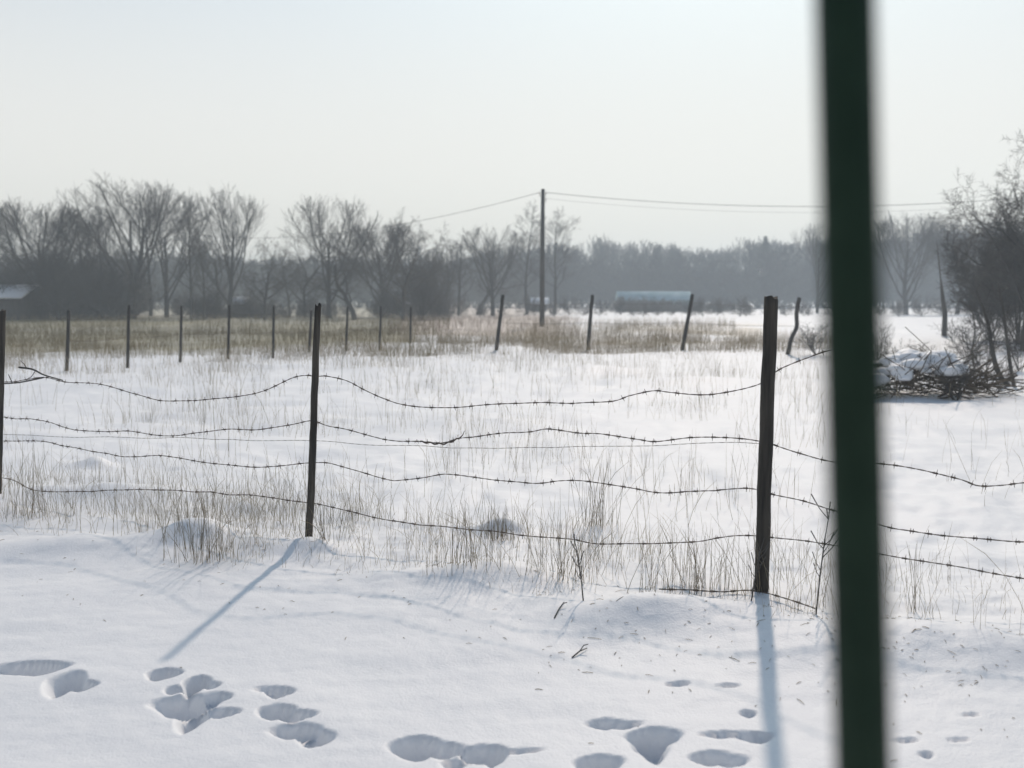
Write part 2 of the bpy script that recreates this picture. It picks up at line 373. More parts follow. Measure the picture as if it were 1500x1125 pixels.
# ------------------------------------------------------------------ trees
def grow(seed, levels, trunk_r, lean=0.0, stems=1, stem_spread=0.0, env=None):
    """levels: list of dicts per level: n children, t0, ang, ratio, up, wig, pts. Returns polylines per level, height 1."""
    rng = np.random.default_rng(seed); out = [[] for _ in levels]
    stack = []
    for s in range(stems):
        az = rng.uniform(0, 2 * math.pi); sa = stem_spread * rng.uniform(.3, 1) if stems > 1 else lean
        d = np.array([math.sin(sa) * math.cos(az), math.sin(sa) * math.sin(az), math.cos(sa)])
        b0 = np.array([rng.normal(0, .02), rng.normal(0, .02), -0.01]) if stems > 1 else np.array([0, 0, -.01])
        stack.append((b0, d, levels[0]['len'] * rng.uniform(.8, 1.05), trunk_r * (1 if stems == 1 else rng.uniform(.6, 1)), 0))
    while stack:
        p, d, L, r, lv = stack.pop(); q = levels[lv]; n = q.get('pts', 4)
        pts = [p]; dirs = [d]
        for k in range(n - 1):
            d = d + rng.normal(0, q['wig'], 3); d[2] += q['up'] / (n - 1); d /= np.linalg.norm(d)
            p = p + d * L / (n - 1); pts.append(p); dirs.append(d)
        pts = np.array(pts)
        if env is not None and lv > 0:                    # crown outline: a bulging dome, ragged by the random factor
            q0 = (pts[0] - [0, 0, env[1]]) / [env[0], env[0], env[2]]; ed = (pts[-1] - [0, 0, env[1]]) / [env[0], env[0], env[2]]
            lim = rng.uniform(.82, 1.06)
            if np.linalg.norm(ed) > lim:
                v = ed - q0; A_ = v @ v; B_ = 2 * q0 @ v; C_ = q0 @ q0 - lim ** 2; D_ = B_ * B_ - 4 * A_ * C_
                f = (-B_ + math.sqrt(D_)) / (2 * A_) if D_ > 0 else 0
                f = min(max(f, .12), 1); pts = pts[0] + (pts - pts[0]) * f; L = L * f
        rr = np.linspace(r, r * q.get('taper', .35), n)
        out[lv].append((pts, rr))
        if lv + 1 < len(levels):
            q2 = levels[lv + 1]; m = max(1, int(round(q['n'] * rng.uniform(.75, 1.25))))
            for c in range(m):
                t = q['t0'] + (1 - q['t0']) * ((c + rng.uniform(.2, .9)) / m)
                f = t * (n - 1); i = min(int(f), n - 2); pp = pts[i] + (pts[i + 1] - pts[i]) * (f - i); dd = dirs[i + 1]
                az = c * 2.4 + rng.uniform(-.7, .7); ref = np.array([0, 0, 1.]) if abs(dd[2]) < .9 else np.array([1., 0, 0])
                a = np.cross(dd, ref); a /= np.linalg.norm(a); b = np.cross(dd, a)
                an = q2['ang'] * rng.uniform(.65, 1.3)
                cd = dd * math.cos(an) + (a * math.cos(az) + b * math.sin(az)) * math.sin(an)
                cl = L * q2['ratio'] * (1.1 - q2.get('fall', .45) * t) * rng.uniform(.7, 1.25)
                cr = max(min((r + (r * q.get('taper', .35) - r) * t) * q2.get('rr', .43), .6 * r), q2.get('rmin', .0006))
                stack.append((pp, cd, cl, cr, lv + 1))
    top = max(P[:, 2].max() for l in out for P, _ in l)
    return [[(P / top, R / top) for P, R in l] for l in out]
def to_mb(branches, sides):
    mb = MB(); by = {}
    for P, R in branches: by.setdefault(len(P), []).append((P, R))
    for n, l in by.items(): mb.tubes(np.array([b[0] for b in l]), np.array([b[1] for b in l]), sides, caps=False)
    return mb
def proto(seed, levels, trunk_r, split=2, **kw):
    L = grow(seed, levels, trunk_r, **kw)
    tr = MB()
    for i, l in enumerate(L[:split]):
        if l: m = to_mb(l, 7 if i == 0 else 5); tr.add(*m.data())
    cr = MB()
    for l in L[split:]:
        if l: m = to_mb(l, 3); cr.add(*m.data())
    return tr.data(), cr.data()
def lv(n, t0, ang, ratio, up, wig, pts=4, **k): return dict(n=n, t0=t0, ang=ang, ratio=ratio, up=up, wig=wig, pts=pts, **k)
def vase(tw=.0005, n=(11, 8, 7, 7)):
    return [lv(n[0], .14, 0, 0, .2, .05, 7, len=.62, taper=.3), lv(n[1], .15, .55, 1.15, .8, .05, 8, fall=.2), lv(n[2], .12, .45, .45, .5, .07, 5, fall=.3), lv(n[3], .1, .45, .48, .4, .09, 4), lv(0, 0, .45, .6, .3, .12, 3, rmin=tw)]
DOME = (.36, .56, .46)
def slim(tw=.0010):
    return [lv(14, .25, 0, 0, .2, .05, 8, len=.95, taper=.2), lv(7, .15, .75, .30, .6, .12, 5, fall=.5), lv(6, .15, .6, .5, .3, .15, 4), lv(5, .1, .6, .55, .2, .16, 3, rmin=tw), lv(0, 0, .6, .6, .1, .18, 3, rmin=tw)]
def gnarl(tw=.0008, n=(8, 9, 8, 8)):
    return [lv(n[0], .2, 0, 0, .1, .20, 7, len=.6, taper=.45), lv(n[1], .15, .9, .85, .3, .24, 7, fall=.3), lv(n[2], .15, .9, .48, .15, .28, 5), lv(n[3], .1, .85, .5, .05, .28, 4), lv(0, 0, .8, .55, 0, .3, 3, rmin=tw)]
def bush(tw=.0024, n=(11, 8, 7)):
    return [lv(n[0], .08, 0, 0, .1, .14, 6, len=.95, taper=.25), lv(n[1], .1, .6, .5, .3, .18, 5, rmin=tw), lv(n[2], .1, .65, .5, .15, .2, 4, rmin=tw), lv(0, 0, .65, .6, .1, .2, 3, rmin=tw)]
PROTO = {
 'vase': proto(1, vase(), .017, env=DOME), 'vase_b': proto(5, vase(), .016, env=DOME), 'vase_c': proto(8, vase(.0005, (14, 9, 8, 7)), .017, env=(.42, .54, .48)),
 'slim': proto(12, slim(.0006), .012), 'slim_b': proto(15, slim(.0006), .011), 'gnarl': proto(21, gnarl(), .024, lean=.1), 'gnarl_b': proto(29, gnarl(), .022, lean=.15),
 'bush': proto(31, bush(), .010, 1, stems=9, stem_spread=.6), 'bush_b': proto(35, bush(), .010, 1, stems=11, stem_spread=.75),
 'scrub': proto(71, bush(.0026, (6, 6, 4)), .010, 1, stems=8, stem_spread=.7), 'scrub_b': proto(73, bush(.0026, (7, 5, 4)), .010, 1, stems=6, stem_spread=.6),
 'tangle_b': proto(41, gnarl(.0009, (8, 9, 8, 8)), .022, lean=.1),
 'tangle': proto(41, gnarl(.0010, (10, 11, 10, 9)), .024, lean=.1),
}
MESHES = {}
def tree(kind, px, top, Y, hw, label, name='bare_tree', cat='tree', group=None, rz=None, base=None, dz=0):
    """px: picture column, top: picture row of the tip, hw: crown half width in picture units."""
    x = X_at(px, Y); z = g1(x, Y); H = at(px, top, Y)[2] - z
    if kind not in MESHES:
        (tv, ti, ts), (cv, ci, cs) = PROTO[kind]
        a = mesh_obj('trunk', tv, (ti, ts), M_BARK, smooth=True); b = mesh_obj('crown', cv, (ci, cs), M_TWIG)
        MESHES[kind] = (a, b, np.percentile(np.abs(cv[:, :2]), 92))
        src = (a, b)
    else:
        src = tuple(o.copy() for o in MESHES[kind][:2])
        for o in src: C.objects.link(o)
    w = hw / FPX * Y / (MESHES[kind][2] * H)
    t = thing(name, label, cat, (x, Y, z - .03), (random.Random(int(px * 7 + Y)).uniform(0, 6.28) if rz is None else rz), group)
    t.scale = (H * w, H * w, H)
    for o in src: o.parent = t
    return t
G_L, G_M, G_R = 'bare trees at the left of the field', 'bare trees in the middle distance', 'trees at the right of the field'
tree('vase_b', -30, 290, 82, 55, 'bare tree cut by the left edge of the photo, above the snowy shed roof', group=G_L)
tree('vase_c', 62, 286, 80, 62, 'dense round-topped bare tree just right of the snowy shed roof at far left', group=G_L)
tree('vase', 128, 300, 85, 48, 'lower bare tree tucked between the round-topped tree and the tallest one', group=G_L)
tree('vase', 196, 250, 79, 75, 'tallest and broadest bare tree of the left clump', group=G_L, rz=1.0)
tree('vase_b', 245, 268, 87, 50, 'bare tree leaning out from the right flank of the tallest left tree', group=G_L)
tree('slim', 281, 283, 77, 26, 'slender bare tree, left one of the twin thin trunks left of the fan-crowned tree', group=G_L)
tree('slim_b', 299, 305, 76, 24, 'slender bare tree, right one of the twin thin trunks left of the fan-crowned tree', group=G_L)
tree('vase', 337, 266, 85, 48, 'fan-crowned bare tree at the right end of the left clump', group=G_L, rz=2.2)
tree('gnarl_b', 388, 335, 74, 42, 'small twisted bare tree in the gap right of the fan-crowned tree', group=G_L)
tree('gnarl', 22, 305, 92, 60, 'broad crooked bare tree behind the snowy shed roof at far left', group=G_L, rz=1.)
tree('gnarl_b', 152, 282, 93, 60, 'broad crooked bare tree showing behind the tallest left tree, on its left', group=G_L, rz=4.)
tree('slim', 222, 272, 92, 34, 'tall narrow bare tree behind the right half of the tallest left tree', group=G_L, rz=.3)
tree('gnarl', 315, 318, 94, 50, 'low crooked bare tree behind the twin thin trunks', group=G_L, rz=5.)
tree('gnarl_b', 448, 322, 90, 50, 'low crooked bare tree behind the left side of the upswept fan-crowned tree', group=G_M, rz=2.)
tree('vase_c', 560, 318, 90, 55, 'rounded bare tree filling the space behind the dark gnarled tree', group=G_M, rz=1.4)
tree('gnarl', 700, 345, 108, 44, 'hazy crooked bare tree behind the forked tree left of the utility pole', group=G_M, rz=3.2)
tree('slim', 152, 300, 83, 28, 'thin straight bare tree showing through the left side of the tallest left tree', group=G_L, rz=2.5)
tree('slim_b', 425, 352, 88, 24, 'small thin bare tree just left of the upswept fan-crowned tree', group=G_L, rz=1.2)
tree('vase', 652, 352, 92, 26, 'small pale bare tree between the dark thicket and the thin pair', group=G_M, rz=.8)
tree('vase_b', 482, 282, 84, 58, 'bare tree with upswept fan crown standing behind the left fence post', group=G_M)
tree('gnarl', 520, 330, 75, 60, 'gnarled bare tree with low limbs reaching left, right of the left fence post', group=G_M)
tree('gnarl_b', 590, 298, 72, 62, 'dark gnarled bare tree with clotted crown, tallest left of the utility pole', group=G_M, rz=.6)
tree('slim', 672, 335, 96, 26, 'thin bare tree at the left of the pair before the hazy wood', group=G_M)
tree('vase', 722, 325, 95, 45, 'forked bare tree midway between the dark gnarled tree and the utility pole', group=G_M, rz=3.)
tree('slim_b', 772, 288, 104, 32, 'tall pale bare tree right behind the utility pole, on its left side', group=G_M)
tree('slim', 812, 298, 108, 30, 'pale bare tree just right of the utility pole', group=G_M)
tree('vase_b', 1196, 322, 122, 34, 'hazy bare tree rising above the wood, left of the dark green pole', group=G_R)
tree('vase_c', 1326, 306, 104, 48, 'hazy round bare tree just right of the dark green pole', group=G_R)
tree('vase_c', 1400, 314, 106, 45, 'hazy bare tree between the round hazy tree and the near dark tree', group=G_R, rz=2.)
tree('tangle_b', 1500, 182, 29, 95, 'big near dark tree with tangled crown at the right edge', group=G_R, rz=.4)
tree('tangle', 1522, 205, 31, 122, 'dense dark tree leaning out of the right edge, just behind the big tangled one', group=G_R, rz=3.6)
tree('bush', 618, 350, 79, 36, 'dense dark thicket right of the gnarled tree', 'thicket', 'shrub', 'dense shrubs among the trees')
tree('bush_b', 88, 338, 76, 44, 'tall dense thicket below the round-topped tree at left', 'thicket', 'shrub', 'dense shrubs among the trees')
tree('bush', 20, 372, 77, 40, 'dense thicket at the far left edge beside the snowy roof', 'thicket', 'shrub', 'dense shrubs among the trees')
tree('bush_b', 168, 378, 76, 36, 'dense thicket at the foot of the tallest left tree', 'thicket', 'shrub', 'dense shrubs among the trees')
tree('bush', 1490, 255, 33, 76, 'dense thicket filling the lower crown of the near dark tree at right', 'thicket', 'shrub', 'dense shrubs among the trees', rz=2.)
tree('scrub_b', 1445, 452, 19.5, 34, 'low dark tangle of twigs behind the curved sapling', 'bare_bush', 'shrub', 'low bare bushes on the snow')
tree('scrub', 1495, 448, 20.5, 32, 'low dark tangle of twigs at the right edge of the photo', 'bare_bush', 'shrub', 'low bare bushes on the snow')
tree('bush_b', 1448, 330, 37, 44, 'open twiggy thicket on the left flank of the near dark tree', 'thicket', 'shrub', 'dense shrubs among the trees', rz=1.)
tree('scrub', 1420, 462, 24, 34, 'spreading bare bush between the dead broken trunk and the curved sapling', 'bare_bush', 'shrub', 'low bare bushes on the snow', rz=2.)
tree('scrub_b', 1335, 492, 17.5, 30, 'small spreading bare bush behind the left end of the brush pile', 'bare_bush', 'shrub', 'low bare bushes on the snow', rz=3.)
tree('scrub', 1462, 520, 15.5, 30, 'small bare bush at the foot of the curved sapling', 'bare_bush', 'shrub', 'low bare bushes on the snow', rz=4.)
tree('scrub', 1196, 466, 26.5, 32, 'reddish low bare bush right of the kinked leaning post', 'bare_bush', 'shrub', 'low bare bushes on the snow')
tree('scrub_b', 1290, 462, 17.5, 18, 'low bare bush half hidden behind the dark green pole', 'bare_bush', 'shrub', 'low bare bushes on the snow')
tree('scrub_b', 1405, 505, 14.6, 38, 'low bare bush of thin twigs on the right end of the brush pile', 'bare_bush', 'shrub', 'low bare bushes on the snow', rz=1.)

def spruce(px, top, Y, hw, label):
    x = X_at(px, Y); z = g1(x, Y); H = at(px, top, Y)[2] - z; w = hw / FPX * Y
    t = thing('spruce_tree', label, 'tree', (x, Y, z), 0)
    tr = MB(); tr.tubes([[0, 0, -.1], [0, 0, H * .5], [0, 0, H * .98]], [.16, .1, .02], 6); tr.build('trunk', M_BARK, t)
    rng = np.random.default_rng(3); N = 1500
    h = rng.uniform(.1, 1, N) ** .8; az = rng.uniform(0, 6.283, N); rad = w * (1.02 - h) * rng.uniform(.15, 1, N) * (1 + .25 * np.sin(h * 45))
    P0 = np.stack([rad * np.cos(az), rad * np.sin(az), h * H], 1); d = np.stack([np.cos(az), np.sin(az), -.35 + 0 * az], 1) * rng.uniform(.25, .5, N)[:, None]
    mb = MB(); mb.tubes(np.stack([P0 - d * .4, P0 + d * .3, P0 + d], 1), np.tile([.05, .07, .005], (N, 1)), 3, caps=False); mb.build('crown', M_SPRUCE, t)
spruce(1118, 346, 200, 24, 'dark pointed spruce rising above the hazy wood')

# the far wood: one hazy mass
def stuff(o): o['kind'] = 'stuff'; return o
fp = proto(51, vase(.0030, (9, 6, 5, 5)), .016, env=(.40, .54, .46)); fp2 = proto(57, vase(.0030, (10, 6, 5, 5)), .016, env=(.46, .54, .46)); fp3 = proto(33, bush(.0075, (8, 6, 4)), .012, 1, stems=8, stem_spread=.6)
def both(p):
    m = MB(); m.add(*p[0]); m.add(*p[1]); return m.data()
fps = [both(fp), both(fp2), both(fp3)]
rng = np.random.default_rng(7)
mbw = MB()
for i in range(170):
    px = -250 + 2100 * (i + rng.uniform(0, 1)) / 170; Y = rng.uniform(205, 260)
    top = np.interp(px, [-300, 600, 660, 800, 880, 960, 1040, 1100, 1200, 1320, 1500, 1800], [385, 385, 378, 358, 350, 358, 364, 354, 348, 345, 335, 335]) + rng.normal(0, 7)
    x = X_at(px, Y); H = CAM_Z + (HORIZON - top) / FPX * Y; w = H * rng.uniform(.8, 1.2)
    mbw.scatter(fps[int(rng.integers(0, 2))], [((x, Y, g1(x, Y)), rng.uniform(0, 6.28), (w, w, H))])
for i in range(260):
    px = -250 + 2100 * (i + rng.uniform(0, 1)) / 260; Y = rng.uniform(185, 240); x = X_at(px, Y); H = rng.uniform(6, 13); w = H * rng.uniform(.9, 1.4)
    mbw.scatter(fps[2], [((x, Y, g1(x, Y)), rng.uniform(0, 6.28), (w, w, H))])
stuff(mbw.build('distant_woods', M_FAR))
mbu = MB(); bsh = both(proto(61, bush(.0036, (8, 7, 5)), .010, 1, stems=8, stem_spread=.7))
for i in range(120):
    px = -120 + 780 * (i + rng.uniform(0, 1)) / 120; Y = rng.uniform(79, 92); x = X_at(px, Y)
    if any(a_ < px < b_ for a_, b_ in ((208, 282), (402, 436), (478, 548), (-20, 14))) and rng.random() < .8: continue
    H = rng.uniform(.9, 4.0) * (1.45 if px < 230 else (.75 if px < 560 else .9)); w = H * rng.uniform(.9, 1.4)
    mbu.scatter(bsh, [((x, Y, g1(x, Y)), rng.uniform(0, 6.28), (w, w, H))])
for i in range(40):
    px = 640 + 900 * (i + rng.uniform(0, 1)) / 40; Y = rng.uniform(92, 105); x = X_at(px, Y); H = rng.uniform(1.0, 2.2); w = H * rng.uniform(.9, 1.4)
    mbu.scatter(bsh, [((x, Y, g1(x, Y)), rng.uniform(0, 6.28), (w, w, H))])
for i in range(24):
    px = 890 + 190 * (i + rng.uniform(0, 1)) / 24; Y = rng.uniform(121, 127); x = X_at(px, Y); H = rng.uniform(.9, 2.2); w = H * rng.uniform(1.2, 1.9)
    mbu.scatter(bsh, [((x, Y, g1(x, Y)), rng.uniform(0, 6.28), (w, w, H))])
for i in range(10):
    px = 300 + 110 * (i + rng.uniform(0, 1)) / 10; Y = rng.uniform(82, 86); x = X_at(px, Y); H = rng.uniform(.8, 1.5); w = H * rng.uniform(1.2, 1.9)
    mbu.scatter(bsh, [((x, Y, g1(x, Y)), rng.uniform(0, 6.28), (w, w, H))])
stuff(mbu.build('undergrowth', M_UNDER))

# dead broken trunk, saplings on the right
def limb(name, pts, radii, label, cat, twigs=0, seed=0, mat=M_BARK):
    P = spline(pts, .08); L = np.linspace(0, 1, len(P)); R = np.interp(L, np.linspace(0, 1, len(radii)), radii)
    mb = MB(); mb.tubes(P, R, 6)
    b = P[0].copy()
    o = thing(name, label, cat, tuple(b)); mb.V = [v - b for v in mb.V]; mb.build('trunk', mat, o, smooth=True)
    if twigs:
        r_ = np.random.default_rng(seed); tw = MB()
        for k in range(twigs):
            i = int(r_.uniform(.3, .98) * (len(P) - 1)); d = r_.normal(0, 1, 3); d[2] = abs(d[2]) + .6; d /= np.linalg.norm(d); l = r_.uniform(.15, .5)
            q = [P[i] - b, P[i] - b + d * l * .5 + r_.normal(0, .03, 3), P[i] - b + d * l + r_.normal(0, .06, 3)]
            tw.tubes(np.array(q), [.006, .004, .002], 3, caps=False)
            for s in range(3):
                d2 = d + r_.normal(0, .5, 3); tw.tubes(np.array([q[1], q[1] + d2 * l * .25, q[1] + d2 * l * .5]), [.004, .003, .0015], 3, caps=False)
        tw.build('crown', M_TWIG, o)
    return o
def on(px, py):
    p = ground(px, py); p[2] -= .03; return p
b = on(1383, 492); limb('dead_tree', [b, at(1384, 462, b[1]), at(1382, 445, b[1]), at(1377, 400, b[1]), at(1372, 352, b[1])], [.11, .105, .085, .03, .022, .010], 'dead broken trunk, thick at the foot and thin above, behind the brush pile', 'tree', 10, 2)
b = on(1480, 566); limb('sapling', [b, at(1462, 545, b[1]), at(1453, 510, b[1]), at(1449, 480, b[1] + .1), at(1441, 455, b[1]), at(1430, 425, b[1])], [.045, .045, .04, .035, .02, .008], 'curved dark sapling right of the brush pile', 'tree', 26, 4)
b = on(1486, 567); limb('sapling', [b, at(1480, 535, b[1]), at(1474, 490, b[1]), at(1469, 450, b[1]), at(1462, 415, b[1])], [.035, .032, .028, .02, .008], 'straight dark sapling nearest the right edge', 'tree', 22, 5)
b = on(1430, 545); limb('sapling', [b, at(1424, 520, b[1]), at(1428, 480, b[1]), at(1420, 440, b[1])], [.02, .018, .014, .005], 'thin sapling rising from the right end of the brush pile', 'tree', 18, 6)

# brush pile under snow
def brush_pile():
    c = ground(1368, 580); c[1] += .2
    o = thing('brush_pile', 'heap of cut branches capped with lumps of snow beside the saplings', 'brush pile', tuple(c))
    r_ = np.random.default_rng(11); mb = MB(); N = 300
    u = r_.uniform(-.98, 1.05, N); v = r_.uniform(-.55, .55, N)
    hgt = .68 * (1 - .62 * np.abs(u) ** 2.2) * (1 - .5 * (v / .6) ** 2)
    p = np.stack([u, v, r_.uniform(-.03, 1, N) * hgt], 1)
    az = r_.normal(0, .6, N) + (r_.random(N) > .5) * math.pi; el = r_.normal(-.15, .4, N); L = r_.uniform(.2, .6, N)
    d = np.stack([np.cos(az) * np.cos(el), np.sin(az) * np.cos(el), np.sin(el)], 1) * L[:, None]
    rr = r_.choice([.004, .006, .010, .018], N, p=[.4, .35, .2, .05])
    P = np.stack([p - d, p + r_.normal(0, .03, (N, 3)), p + d], 1)
    mb.tubes(P, rr[:, None] * np.array([1, .9, .5]), 4)
    for k in range(46):                                   # sticks poking out through and in front of the snow
        a = np.array([r_.uniform(-.95, .9), r_.uniform(-.62, -.2), r_.uniform(.0, .35)]); d_ = np.array([r_.normal(0, .35), r_.normal(-.1, .15), r_.uniform(.15, .55)])
        mb.tubes(np.array([a, a + d_ * .5 + r_.normal(0, .03, 3), a + d_]), r_.choice([.005, .008, .012]) * np.array([1, .8, .4]), 4)
    mb.build('branches', M_BRUSH, o)
    sm = MB()
    clods = []
    for k in range(52):
        x = r_.uniform(-.98, .42); y = r_.uniform(-.48, .3); top = .58 * (1 - .62 * abs(x) ** 2.2) * (1 - .75 * (y / .62) ** 2) + .04
        if fbm(np.array([x * 2.2]), np.array([y * 2.2 + 5]), 5, 2)[0] < -.40: continue
        rx = r_.uniform(.09, .22); clods.append((x, y, top - .02, rx, rx * r_.uniform(.8, 1.1), rx * r_.uniform(.5, .8)))
    for (x, y, z, rx, ry, rz_) in clods:
        nu, nv = 22, 13; th = np.linspace(0, 2 * math.pi, nu, endpoint=False); ph = np.linspace(-.45 * math.pi, .5 * math.pi, nv)
        TH, PH = np.meshgrid(th, ph); n_ = 1 + .20 * fbm(np.cos(TH).ravel() * np.cos(PH).ravel() * .9 + x * 9, np.sin(TH).ravel() * np.cos(PH).ravel() * .9 + np.sin(PH).ravel() + y * 7, 91, 2)
        k = n_.reshape(TH.shape); W = np.stack([x + rx * k * np.cos(TH) * np.cos(PH), y + ry * k * np.sin(TH) * np.cos(PH), z + rz_ * k * np.sin(PH) * np.where(PH < 0, .5, 1)], -1).reshape(-1, 3)
        F = [(a * nu + b_, a * nu + (b_ + 1) % nu, (a + 1) * nu + (b_ + 1) % nu, (a + 1) * nu + b_) for a in range(nv - 1) for b_ in range(nu)]
        F.append(tuple(range(nu))[::-1])
        sm.faces(W, F)
    sm.build('snow_cover', M_SNOWCAP, o, smooth=True)
brush_pile()

# ------------------------------------------------------------------ far sheds
def shed(px0, px1, eave_py, ridge_py, Y, depth, label, roof_mat, wall_mat=M_WALL, snow=False, panel=None):
    x0, x1 = X_at(px0, Y), X_at(px1, Y); cx = (x0 + x1) / 2; W = x1 - x0; z = g1(cx, Y)
    he = at(px0, eave_py, Y)[2] - z; hr = at(px0, ridge_py, Y)[2] - z
    o = thing('shed', label, 'shed', (cx, Y + depth / 2, z))
    w = MB(); hw, hd = W / 2 - .2, depth / 2 - .2
    V = [(-hw, -hd, -.1), (hw, -hd, -.1), (hw, hd, -.1), (-hw, hd, -.1), (-hw, -hd, he), (hw, -hd, he), (hw, hd, he), (-hw, hd, he), (-hw, 0, hr - .08), (hw, 0, hr - .08)]
    w.faces(V, [(0, 1, 5, 4), (2, 3, 7, 6), (1, 2, 6, 9, 5), (3, 0, 4, 8, 7)]); w.build('wall', wall_mat, o)
    def slabs(off, th, ov, name, mat, par):
        r = MB(); a = W / 2 + ov; e = depth / 2 + ov; zz = he - ov * (hr - he) / (depth / 2)
        for s in (-1, 1):
            V = [(-a, s * e, zz + off), (a, s * e, zz + off), (a, 0, hr + off), (-a, 0, hr + off), (-a, s * e, zz + off + th), (a, s * e, zz + off + th), (a, 0, hr + off + th), (-a, 0, hr + off + th)]
            r.faces(V, [(0, 1, 2, 3), (7, 6, 5, 4), (0, 4, 5, 1), (1, 5, 6, 2), (3, 7, 4, 0)])
        return r.build(name, mat, par)
    rf = slabs(.0, .06, .15, 'roof', roof_mat, o)
    if snow: slabs(.065, .14, .10, 'snow_cover', M_SNOWCAP, rf)
    d = MB(); dw = min(.9, W * .25); d.box((W * .18, -hd - .02, he * .45), (dw, .05, he * .86)); d.build('door', M_TWIG, o)
    if panel:
        p = MB(); p.box((W * .36, -hd - .06, he * .62), (W * .26, .06, he * .6)); p.build('tarpaulin', panel, o)
    return o
shed(-75, 33, 438, 420, 74, 5, 'low dark shed with a snow-covered roof at the left edge below the bare trees', M_WALL, snow=True)
shed(338, 360, 446, 438, 88, 2.0, 'tiny hut with a white snowy roof at the foot of the fan-crowned tree', M_WALL, snow=True)
shed(908, 1014, 440, 427, 132, 6, 'long low shed with a pale blue roof in the middle distance before the wood', M_BLUE, M_PALE, snow=False, panel=M_BLUE)
shed(778, 803, 446, 438, 132, 2.5, 'small hut with a snowy roof right beside the utility pole', M_WALL, snow=True)

# ------------------------------------------------------------------ utility poles and lines
def utility(px, top, Y, label):
    x = X_at(px, Y); z = g1(x, Y); H = at(px, top, Y)[2] - z
    o = thing('utility_pole', label, 'utility pole', (x, Y, z), 0, 'utility poles')
    mb = MB(); mb.tubes([[0, 0, -.2], [.0, 0, H * .4], [.03, 0, H]], [.16, .14, .11], 10); mb.build('pole', M_BARK, o, smooth=True)
    ins = []
    for dz, dx in ((-.28, -.16), (-.28, .20), (-.62, .20)):
        m = MB(); m.tubes([[dx * .3, 0, H + dz - .1], [dx, 0, H + dz - .1], [dx, 0, H + dz - .02]], [.015, .015, .012], 5); br = m.build('bracket', M_CABLE, o)
        m = MB(); m.tubes([[dx, 0, H + dz - .02], [dx, 0, H + dz + .03], [dx, 0, H + dz + .08], [dx, 0, H + dz + .11]], [.03, .045, .035, .02], 8); m.build('insulator', M_PORC, br, smooth=True)
        ins.append(np.array([x + dx, Y, z + H + dz + .09]))
    return ins
pc = utility(794, 277, 57, 'tall bare wooden utility pole standing alone in mid-field')
pl = utility(196, 322, 98, 'distant utility pole hidden among the tall left trees')
pr = utility(1640, 268, 56, 'utility pole outside the right edge carrying the right-hand wires')
def cable(a, b, sag, label, r=.014):
    t = np.linspace(0, 1, 40)[:, None]; P = a + (b - a) * t; P[:, 2] -= 4 * sag * t[:, 0] * (1 - t[:, 0])
    mb = MB(); mb.tubes(P, np.full(40, r), 4); tag(mb.build('power_line', M_CABLE), label, 'cable', 'power lines')
cable(pc[0], pl[0], 2.05, 'sagging wire from the mid-field utility pole left towards the trees', .013)
cable(pc[1], pr[1], .95, 'upper of the two sagging wires running right from the mid-field utility pole', .013)
cable(pc[2], pr[2], .95, 'lower fainter wire running right from the mid-field utility pole', .005)

# ------------------------------------------------------------------ near fence: posts
def rough_post(name, base, top, r0, r1, label, group, square=.6, seed=0, mat=M_POST, rings=26, bury=.25, kink=None, wig=.0):
    base = np.asarray(base, float); top = np.asarray(top, float); ax = (top - base); L = np.linalg.norm(ax); ax /= L
    r_ = np.random.default_rng(seed); n = 14; V = []
    sx = np.cross(ax, [0, 1, 0]); sx /= np.linalg.norm(sx); sy = np.cross(ax, sx)
    ph = r_.uniform(0, 1); th = np.arange(n) * 2 * math.pi / n + ph
    sq = (np.abs(np.cos(th)) ** 4 + np.abs(np.sin(th)) ** 4) ** -.25; shape = 1 + (sq - 1) * square
    groove = 1 + .05 * r_.normal(0, 1, n)
    off = np.cumsum(r_.normal(0, wig, (rings, 2)), axis=0); off -= off[0]
    for i in range(rings):
        t = i / (rings - 1); s = -bury + (L + bury) * t; r = r0 + (r1 - r0) * t
        rad = r * shape * groove * (1 + .03 * r_.normal(0, 1, n))
        kk = 0 if kink is None else kink[1] * max(0, 1 - abs(s / L - kink[0]) / .25)
        c = base + ax * s + sx * (off[i, 0] + kk) + sy * off[i, 1]
        tilt = (r_.uniform(-.012, .012, n) if i == rings - 1 else 0)
        V.append(c + (sx[None] * (rad * np.cos(th))[:, None] + sy[None] * (rad * np.sin(th))[:, None]) + np.outer(np.zeros(n) + tilt, ax))
    V = np.concatenate(V) - base
    F = [(a * n + b, a * n + (b + 1) % n, (a + 1) * n + (b + 1) % n, (a + 1) * n + b) for a in range(rings - 1) for b in range(n)]
    F.append(tuple(range((rings - 1) * n, rings * n)))
    o = mesh_obj(name, V, F, mat); o.location = base
    return tag(o, label, 'post', group)
G_P = 'posts of the near barbed wire fence'
def gpost(p2, top_px, top_py): return np.array([p2[0], p2[1], g1(*p2)]), at(top_px, top_py, p2[1])
bs, tp = gpost(PB0, 4, 455); P0 = rough_post('fence_post', bs, tp, .025, .021, 'dark fence post cut by the left edge of the photo', G_P, .3, 1)
bs, tp = gpost(PB1, 466, 446); tp[1] += .02; P1 = rough_post('fence_post', bs, tp, .024, .020, 'thin dark fence post left of centre casting a slanting shadow', G_P, .3, 2, wig=.0015)
bs, tp = gpost(PB2, 1130, 436); P2 = rough_post('fence_post', bs, tp, .037, .034, 'thick weathered wooden fence post standing beside the dark green pole', G_P, .75, 3, wig=.0012)
b3 = np.array([PB3[0], PB3[1], g1(*PB3)]); P3 = rough_post('fence_post', b3, b3 + np.array([.02, 0, 1.45]), .03, .028, 'fence post outside the right edge holding the wire ends', G_P, .5, 4)

